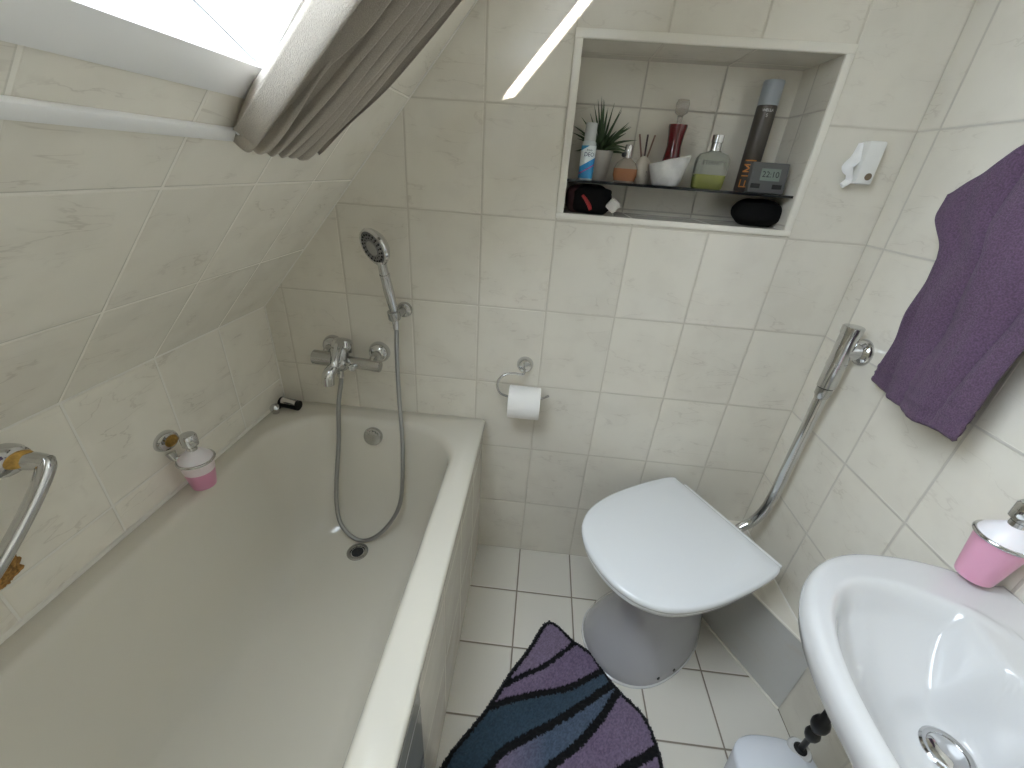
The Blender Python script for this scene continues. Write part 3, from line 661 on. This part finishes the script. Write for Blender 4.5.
def mat_col(p):
    e, _ = dseg(p, EDG, True)
    jit = random.uniform(-.0022, .0022)
    if e + jit < .0150: return BLACK
    below = 0
    for l, wd in zip(LNS, LW):
        d, s = dseg(p, l)
        if d + jit < wd: return BLACK
        if s < 0: below += 1
    n = noise.noise(Vector((p[0] * 9, p[1] * 9, 0))) * .5 + .5
    if below == 0: c = LILAC
    elif below == 1: c = lerp3(PURP, LILAC, n)
    elif below == 2: c = lerp3(TEAL, BLUE, max(0, min(1, (p[0] - .18) * 1.6)) * .5 + n * .25)
    elif below == 3: c = lerp3(LILAC, BLUE, max(0, min(1, (p[0] - .17) * 7)))
    else: c = lerp3(PURP, LILAC, .3 + n * .6)
    k = random.uniform(.75, 1.25); return tuple(x * k for x in c)
def build_mat():
    st = .0032; xs0, ys0 = .03, -1.07; nx, ny = int(.60 / st), int(.80 / st)
    idx = {}; V, F, cols = [], [], []
    inside = {}
    for i in range(nx):
        for j in range(ny): inside[i, j] = poly_in((xs0 + (i + .5) * st, ys0 + (j + .5) * st), EDG)
    def vid(i, j):
        if (i, j) not in idx:
            x, y = xs0 + i * st, ys0 + j * st; e, _ = dseg((x, y), EDG, True)
            idx[i, j] = len(V); c = mat_col((x, y)); cols.append(c)
            h = .016 * min(1, .45 + e / .012) + random.uniform(-.0028, .0028) - (.003 if c is BLACK else 0)
            V.append(Vector((x + random.uniform(-.001, .001), y + random.uniform(-.001, .001), h)))
        return idx[i, j]
    edges = []
    for i in range(nx):
        for j in range(ny):
            if not inside[i, j]: continue
            F.append((vid(i, j), vid(i + 1, j), vid(i + 1, j + 1), vid(i, j + 1)))
            for (di, dj, a, b) in ((-1, 0, (i, j + 1), (i, j)), (1, 0, (i + 1, j), (i + 1, j + 1)), (0, -1, (i, j), (i + 1, j)), (0, 1, (i + 1, j + 1), (i, j + 1))):
                if not inside.get((i + di, j + dj)): edges.append((a, b))
    low = {}
    def lid_(k):
        if k not in low:
            low[k] = len(V); v = V[idx[k]]; V.append(Vector((v.x, v.y, .001))); cols.append(BLACK)
        return low[k]
    for a, b in edges: F.append((idx[b], idx[a], lid_(a), lid_(b)))
    return V, F, cols
V, F, cols = build_mat()
mm = mat('rug_pile', (.2, .2, .2), 1.0, sheen=.15); nt = mm.node_tree; at = nt.nodes.new('ShaderNodeAttribute'); at.attribute_name = 'dye'
nt.links.new(at.outputs['Color'], nt.nodes['Principled BSDF'].inputs['Base Color'])
bm_ = tag(mk('bath_mat', (V, F), mm, sharp=180, recalc=False), 'purple and blue bath mat with black wavy lines on the floor', 'bath mat')
ca = bm_.data.color_attributes.new('dye', 'FLOAT_COLOR', 'POINT')
ca.data.foreach_set('color', [x for c in cols for x in (*c, 1)])

# ------------------------------------------------------------------ niche shelf and what stands on it
SZ = 1.350
M_['shelfglass'] = mat('shelf_glass', (.50, .56, .54), .03, trans=.8)
tag(mk('glass_shelf', box((NX0 + .001, .004, SZ - .006), (NX1 - .001, ND - .003, SZ), .001), mat('smoked_glass', (.004, .005, .006), .12), None), 'dark glass shelf fixed inside the wall niche', 'shelf')
def cylin(o, prof, **k): return lathe(prof, o, **k)
# spray bottle
sb = thing('spray_bottle', (.265, .050, SZ), 'small blue and white labelled spray bottle in front of the plant', 'bottle')
o = Vector((.265, .050, SZ))
mk('bottle', lathe([(.0001, 0), (.017, 0), (.0185, .002), (.0185, .078), (.017, .086), (.012, .092), (.0001, .093)], o, n=28), mat('pale_plastic', (.62, .68, .70), .25), sb)
def label_cyl(o, r, z0, z1, a0, a1, n=18):
    return grid(lambda u, v: o + Vector((math.cos(a0 + (a1 - a0) * u) * r, math.sin(a0 + (a1 - a0) * u) * r, z0 + (z1 - z0) * v)), n, 8)
def label_mat():
    m = mat('blue_label', (.05, .28, .62), .35); nt = m.node_tree; L = nt.links.new
    tc = nt.nodes.new('ShaderNodeTexCoord'); sp = nt.nodes.new('ShaderNodeSeparateXYZ'); L(tc.outputs['Object'], sp.inputs[0])
    a = nt.nodes.new('ShaderNodeMath'); a.operation = 'MULTIPLY_ADD'; L(sp.outputs[0], a.inputs[0]); a.inputs[1].default_value = -.6; L(sp.outputs[2], a.inputs[2])
    cr = nt.nodes.new('ShaderNodeValToRGB'); cr.color_ramp.interpolation = 'CONSTANT'; e = cr.color_ramp.elements
    mr = nt.nodes.new('ShaderNodeMapRange'); mr.inputs[1].default_value = 0; mr.inputs[2].default_value = .09; L(a.outputs[0], mr.inputs[0])
    e[0].position = 0; e[0].color = (.04, .30, .62, 1); e[1].position = .26; e[1].color = (.45, .12, .40, 1)
    for p, c in ((.30, (.03, .30, .66, 1)), (.46, (.80, .86, .88, 1)), (.86, (.05, .35, .65, 1))): x = e.new(p); x.color = c
    L(mr.outputs[0], cr.inputs[0]); L(cr.outputs[0], nt.nodes['Principled BSDF'].inputs['Base Color']); return m
mk('label', label_cyl(o, .0189, .004, .078, -PI * .95, -PI * .05), label_mat(), sb)
mk('cap', lathe([(.0145, .088), (.0150, .091), (.0145, .126), (.0135, .128), (.0001, .128)], o, n=24), mat('clear_cap', (.55, .57, .57), .2), sb)
def on_cyl(g, o, r, ang0, z, rot=0):
    out = []
    for v in g[0]:
        x, y = (v.x, v.y) if not rot else (-v.y, v.x)
        a = ang0 + x / r; out.append(Vector(o) + Vector((math.cos(a) * r, math.sin(a) * r, z + y)))
    return out, g[1]
mk('lettering', merge(on_cyl(text_geo('DEO', .013), o, .0193, -PI * .47, .058), on_cyl(text_geo('fresh', .007), o, .0193, -PI * .47, .068)), mat('label_ink', (.04, .07, .15), .5), sb)
# potted plant
pp = thing('potted_plant', (.305, .108, SZ), 'spiky green plant in a white pot at niche left end', 'plant')
o = Vector((.302, .112, SZ))
mk('pot', lathe([(.0001, 0), (.022, 0), (.024, .002), (.033, .064), (.034, .072), (.030, .072), (.028, .062), (.0001, .060)], o, n=32), mat('pot_white', (.52, .49, .45), .5), pp)
leaves = []
rnd = random.Random(3)
for k in range(46):
    az = k * 2.4 + rnd.uniform(-.2, .2); el = math.radians(rnd.uniform(2, 82)); Ln = rnd.uniform(.080, .118) * (.8 + .3 * math.sin(el))
    d = Vector((math.cos(az) * math.cos(el), math.sin(az) * math.cos(el) * .55, math.sin(el)))
    b = o + Vector((0, 0, .066 + .012 * rnd.random())); dr_ = Vector((0, 0, -1)) * .014 * math.cos(el)
    pts = [b, b + d * Ln * .5, b + d * Ln + dr_]
    if pts[2].x < NX0 + .004: pts[2].x = NX0 + .004; pts[1].x = max(pts[1].x, NX0 + .006)
    if pts[2].y > ND - .005: pts[2].y = ND - .005
    leaves.append(tube(pts, [.0048, .0044, .0003], 6, 4, flat=.35))
mk('leaves', merge(*leaves), mat('agave_leaf', (.050, .085, .035), .5, vary=.4, bscale=50), pp)
# amber perfume
p1 = thing('perfume_bottle', (.366, .050, SZ), 'round amber perfume bottle with a silver cap', 'perfume bottle')
o = Vector((.366, .050, SZ))
def sring(hx, hy, z, pw=3.5, n=36):
    return [o + Vector((hx * math.copysign(abs(math.cos(a)) ** (2 / pw), math.cos(a)), hy * math.copysign(abs(math.sin(a)) ** (2 / pw), math.sin(a)), z)) for a in [2 * PI * k / n for k in range(n)]]
mk('bottle', loft([sring(.022, .012, 0), sring(.026, .014, .004), sring(.030, .016, .018), sring(.0295, .016, .034), sring(.024, .013, .046), sring(.012, .009, .055), sring(.009, .008, .058)]), mat('perfume_glass', (.42, .36, .30), .08, trans=.3), p1)
mk('liquid', loft([sring(.0222, .0125, .0035), sring(.0264, .0143, .005), sring(.0303, .0163, .018), sring(.0302, .0163, .033), sring(.026, .014, .0335)]), mat('amber_liquid', (.30, .13, .06), .1), p1)
mk('cap', lathe([(.0085, .056), (.0095, .058), (.0095, .084), (.0080, .087), (.0001, .087)], o, n=24), 'chrome', p1)
mk('bow', sphere(o + Vector((-.011, -.006, .064)), .006, 14, 8), 'black', p1)
# reed diffuser
rd = thing('reed_diffuser', (.412, .085, SZ), 'white pear-shaped reed diffuser with drop opening and sticks', 'diffuser')
o = Vector((.416, .092, SZ))
mk('vessel', lathe([(.0001, 0), (.019, 0), (.025, .006), (.030, .022), (.027, .040), (.018, .056), (.009, .064), (.006, .066), (.0001, .066)], o, n=32, sy=.8), mat('stoneware', (.62, .57, .50), .6), rd)
dropP = [(0, .052), (.006, .044), (.0125, .030), (.0125, .020), (.007, .012), (0, .010), (-.007, .012), (-.0125, .020), (-.0125, .030), (-.006, .044)]
def vr(h):
    P = [(0, .019), (.006, .025), (.022, .030), (.040, .027), (.056, .018), (.064, .009)]
    for (a, ra), (b, rb) in zip(P, P[1:]):
        if a <= h <= b: return ra + (rb - ra) * (h - a) / (b - a)
    return .01
vv = [o + Vector((x * 1.05 - .004, -math.sqrt(max(0, vr(h) ** 2 - (x * 1.05 - .004) ** 2)) * .8 - .0006, h)) for x, h in dropP]; ctr = o + Vector((-.003, -.0252, .027))
mk('drop_opening', (vv + [ctr], [(i, (i + 1) % len(vv), len(vv)) for i in range(len(vv))]), mat('hollow_brown', (.05, .025, .018), .5), rd)
for dx, c_, w_ in ((-.026, (.22, .13, .10), 1), (.004, (.05, .03, .03), 1.1), (.030, (.25, .16, .12), 1)):
    mk('stick', tube([o + Vector((dx * .2, 0, .055)), o + Vector((dx * .72, .02, .116))], .0022 * w_, 8, 1), mat('reed', c_, .8), rd)
# marble bowl
o = Vector((.474, .052, SZ))
bw = [[o + Vector((math.cos(a) * r * 1.12, math.sin(a) * r * .95, h + (.012 * math.cos(a) * (h / .06) ** 2))) for a in [2 * PI * k / 36 for k in range(36)]] for r, h in ((.026, 0), (.030, .003), (.037, .025), (.0435, .050), (.045, .060), (.042, .061), (.036, .045), (.026, .022), (.004, .014))]
tag(mk('marble_bowl', loft(bw), mat('marble', (.66, .65, .63), .35, vary=.15, bscale=30)), 'white marble bowl in front of the red bottle', 'bowl')
# red bottle
rbk = thing('decanter_bottle', (.497, .125, SZ), 'red waisted glass bottle with a clear stopper', 'bottle')
o = Vector((.494, .122, SZ))
mk('bottle', lathe([(.0001, 0), (.024, 0), (.027, .004), (.0275, .03), (.022, .065), (.0185, .095), (.0205, .120), (.024, .140), (.0235, .144), (.008, .146), (.0001, .146)], o, n=28), mat('red_glass', (.12, .005, .008), .08, coat=.6), rbk)
mk('stopper', lathe([(.0065, .146), (.0065, .160), (.008, .164), (.016, .170), (.017, .190), (.014, .198), (.0001, .199)], o, n=10), mat('crystal', (.75, .72, .70), .05, trans=.75), rbk)
# green perfume
p2 = thing('perfume_bottle', (.583, .062, SZ), 'square clear perfume bottle with green liquid', 'perfume bottle')
o = Vector((.583, .062, SZ))
def sb_(hx, hy, z): return sring(hx, hy, z, 5)
mk('bottle', loft([sb_(.034, .014, 0), sb_(.037, .016, .003), sb_(.040, .0165, .030), sb_(.0415, .0165, .058), sb_(.040, .0165, .070), sb_(.033, .015, .080), sb_(.016, .012, .085), sb_(.013, .011, .088)]), mat('clear_bottle', (.60, .62, .56), .04, trans=.75), p2)
mk('liquid', loft([sb_(.0345, .0144, .0005), sb_(.0375, .0164, .003), sb_(.0402, .0169, .033), sb_(.039, .0160, .034)]), mat('green_liquid', (.24, .25, .07), .08), p2)
mk('cap', lathe([(.0125, .087), (.0125, .104), (.0140, .105), (.0140, .122), (.0001, .123)], o, n=28), 'chrome', p2)
V_, F_ = text_geo('ETERNITY', .013); mk('lettering', ([o + Vector((v.x, -.0175, .060 + v.y)) for v in V_], F_), mat('dark_ink', (.06, .06, .05), .5), p2)
# hair spray
hsx = thing('hairspray_can', (.700, .110, SZ), 'tall dark grey hairspray can with frosted cap and orange letters', 'spray can')
o = Vector((.699, .112, SZ)); r = .0235
mk('can', lathe([(.0001, 0), (.022, 0), (r, .002), (r, .192), (.0225, .196), (.0001, .197)], o, n=36), mat('can_grey', (.085, .075, .065), .35, .3), hsx)
mk('cap', lathe([(.0225, .195), (.0232, .197), (.0238, .244), (.0225, .247), (.0001, .247)], o, n=32), mat('frosted_cap', (.42, .46, .50), .3, trans=.2), hsx)
mk('lettering', merge(on_cyl(text_geo('WELLA', .0085), o, r + .0003, -PI * .56, .184), on_cyl(text_geo('S', .010), o, r + .0003, -PI * .56, .173)), mat('white_ink', (.7, .7, .7), .5), hsx)
def strokes(o, r, segs, w_, ang0, z0):
    gs = []
    for (x0, y0, x1, y1) in segs:
        d = Vector((x1 - x0, y1 - y0, 0)).normalized(); nn_ = Vector((-d.y, d.x, 0)) * w_ / 2
        a_, b_ = Vector((x0, y0, 0)) - d * w_ / 2, Vector((x1, y1, 0)) + d * w_ / 2
        def f(u, v, a_=a_, b_=b_, nn_=nn_):
            p = a_ + (b_ - a_) * u + nn_ * (2 * v - 1); an = ang0 + p.x / r
            return Vector(o) + Vector((math.cos(an) * (r + .0004), math.sin(an) * (r + .0004), z0 + p.y))
        gs.append(grid(f, 10, 4))
    return merge(*gs)
# letters read upwards along the can: E, I, M, I
mk('big_lettering', strokes(o, r, [(-.014, .000, .010, .000), (-.014, .000, -.014, .016), (-.002, .000, -.002, .014), (.010, .000, .010, .016),
   (-.014, .026, .010, .026), (-.014, .036, .010, .036), (-.014, .036, .000, .044), (.000, .044, -.014, .052), (-.014, .052, .010, .052), (-.014, .062, .010, .062)], .0028, -PI * .60, .012), mat('orange_ink', (.62, .24, .05), .5), hsx)
# clock
ck = thing('digital_clock', (.722, .040, SZ), 'grey digital clock with a small display standing on the shelf', 'clock')
cm = frame((.722, .036, SZ), (0, .16, 1), (1, 0, 0))
mk('case', xf(box((-.045, -.008, 0), (.045, .012, .070), .003), cm), mat('clock_grey', (.10, .10, .098), .4), ck)
mk('display', xf(box((-.022, -.0092, .028), (.026, -.0078, .056), .0005), cm), mat('lcd', (.20, .24, .21), .2), ck)
V_, F_ = text_geo('22:10', .019); mk('digits', xf(([Vector((v.x + .002, -.0096, .042 + v.y)) for v in V_], F_), cm), 'black', ck)
for a, b in ((-.041, -.018), (.012, .036)): mk('button', xf(box((a, -.0095, .010), (b, -.0075, .021), .001), cm), 'black', ck)
# below the shelf
NZ = NZ0
cb = thing('wash_bag', (.285, .05, NZ), 'dark red and black toiletry pouch lying under the shelf', 'pouch')
def lump(c, hx, hy, hz, amp, sd, pw=3.2, fr=2.0):
    V, F = sphere((0, 0, 0), 1, 36, 22); out = []
    for v in V:
        q = Vector([math.copysign(abs(t) ** (2 / pw), t) for t in v]); n = 1 + amp * noise.noise(v * fr + Vector((sd, 0, 0)))
        z = q.z * hz * n; out.append(Vector((c[0] + q.x * hx * n, c[1] + q.y * hy * n, max(NZ + .0005, c[2] + z))))
    return out, F
mk('pouch', lump((.282, .062, NZ + .0345), .060, .042, .036, .10, 1), mat('pouch_red', (.035, .006, .008), .6), cb)
mk('flap', lump((.290, .034, NZ + .034), .050, .020, .034, .12, 4), 'blackcloth', cb)
mk('zip_tab', tube([(.262, .012, NZ + .045), (.272, .009, NZ + .035), (.282, .008, NZ + .022), (.287, .010, NZ + .012)], [.004, .005, .006, .005], 10, 5, flat=.6), mat('red_tab', (.30, .02, .02), .4), cb)
ad = thing('plug_adapter', (.345, .02, NZ), 'small white plug adapter with metal pins leaning under the shelf', 'plug')
am = Matrix.Translation((.344, .012, NZ + .026)) @ Matrix.Rotation(math.radians(38), 4, 'Y') @ Matrix.Rotation(math.radians(20), 4, 'X')
mk('adapter_body', xf(box((-.014, -.009, -.014), (.014, .009, .014), .004), am), mat('adapter_white', (.62, .60, .56), .4), ad)
for k in (-.005, .006): mk('pin', xf(tube([(.012 + k * .0, k, -.012), (.024, k, -.018)], .0016, 8, 1), am), 'chrome', ad)
tag(mk('soft_pouch', lump((.733, .070, NZ + .0325), .058, .050, .034, .10, 7, 2.6), 'blackcloth'), 'black soft pouch lying under the shelf at the right end', 'pouch')

for o in bpy.data.objects:
    if '_o' in o: del o['_o']
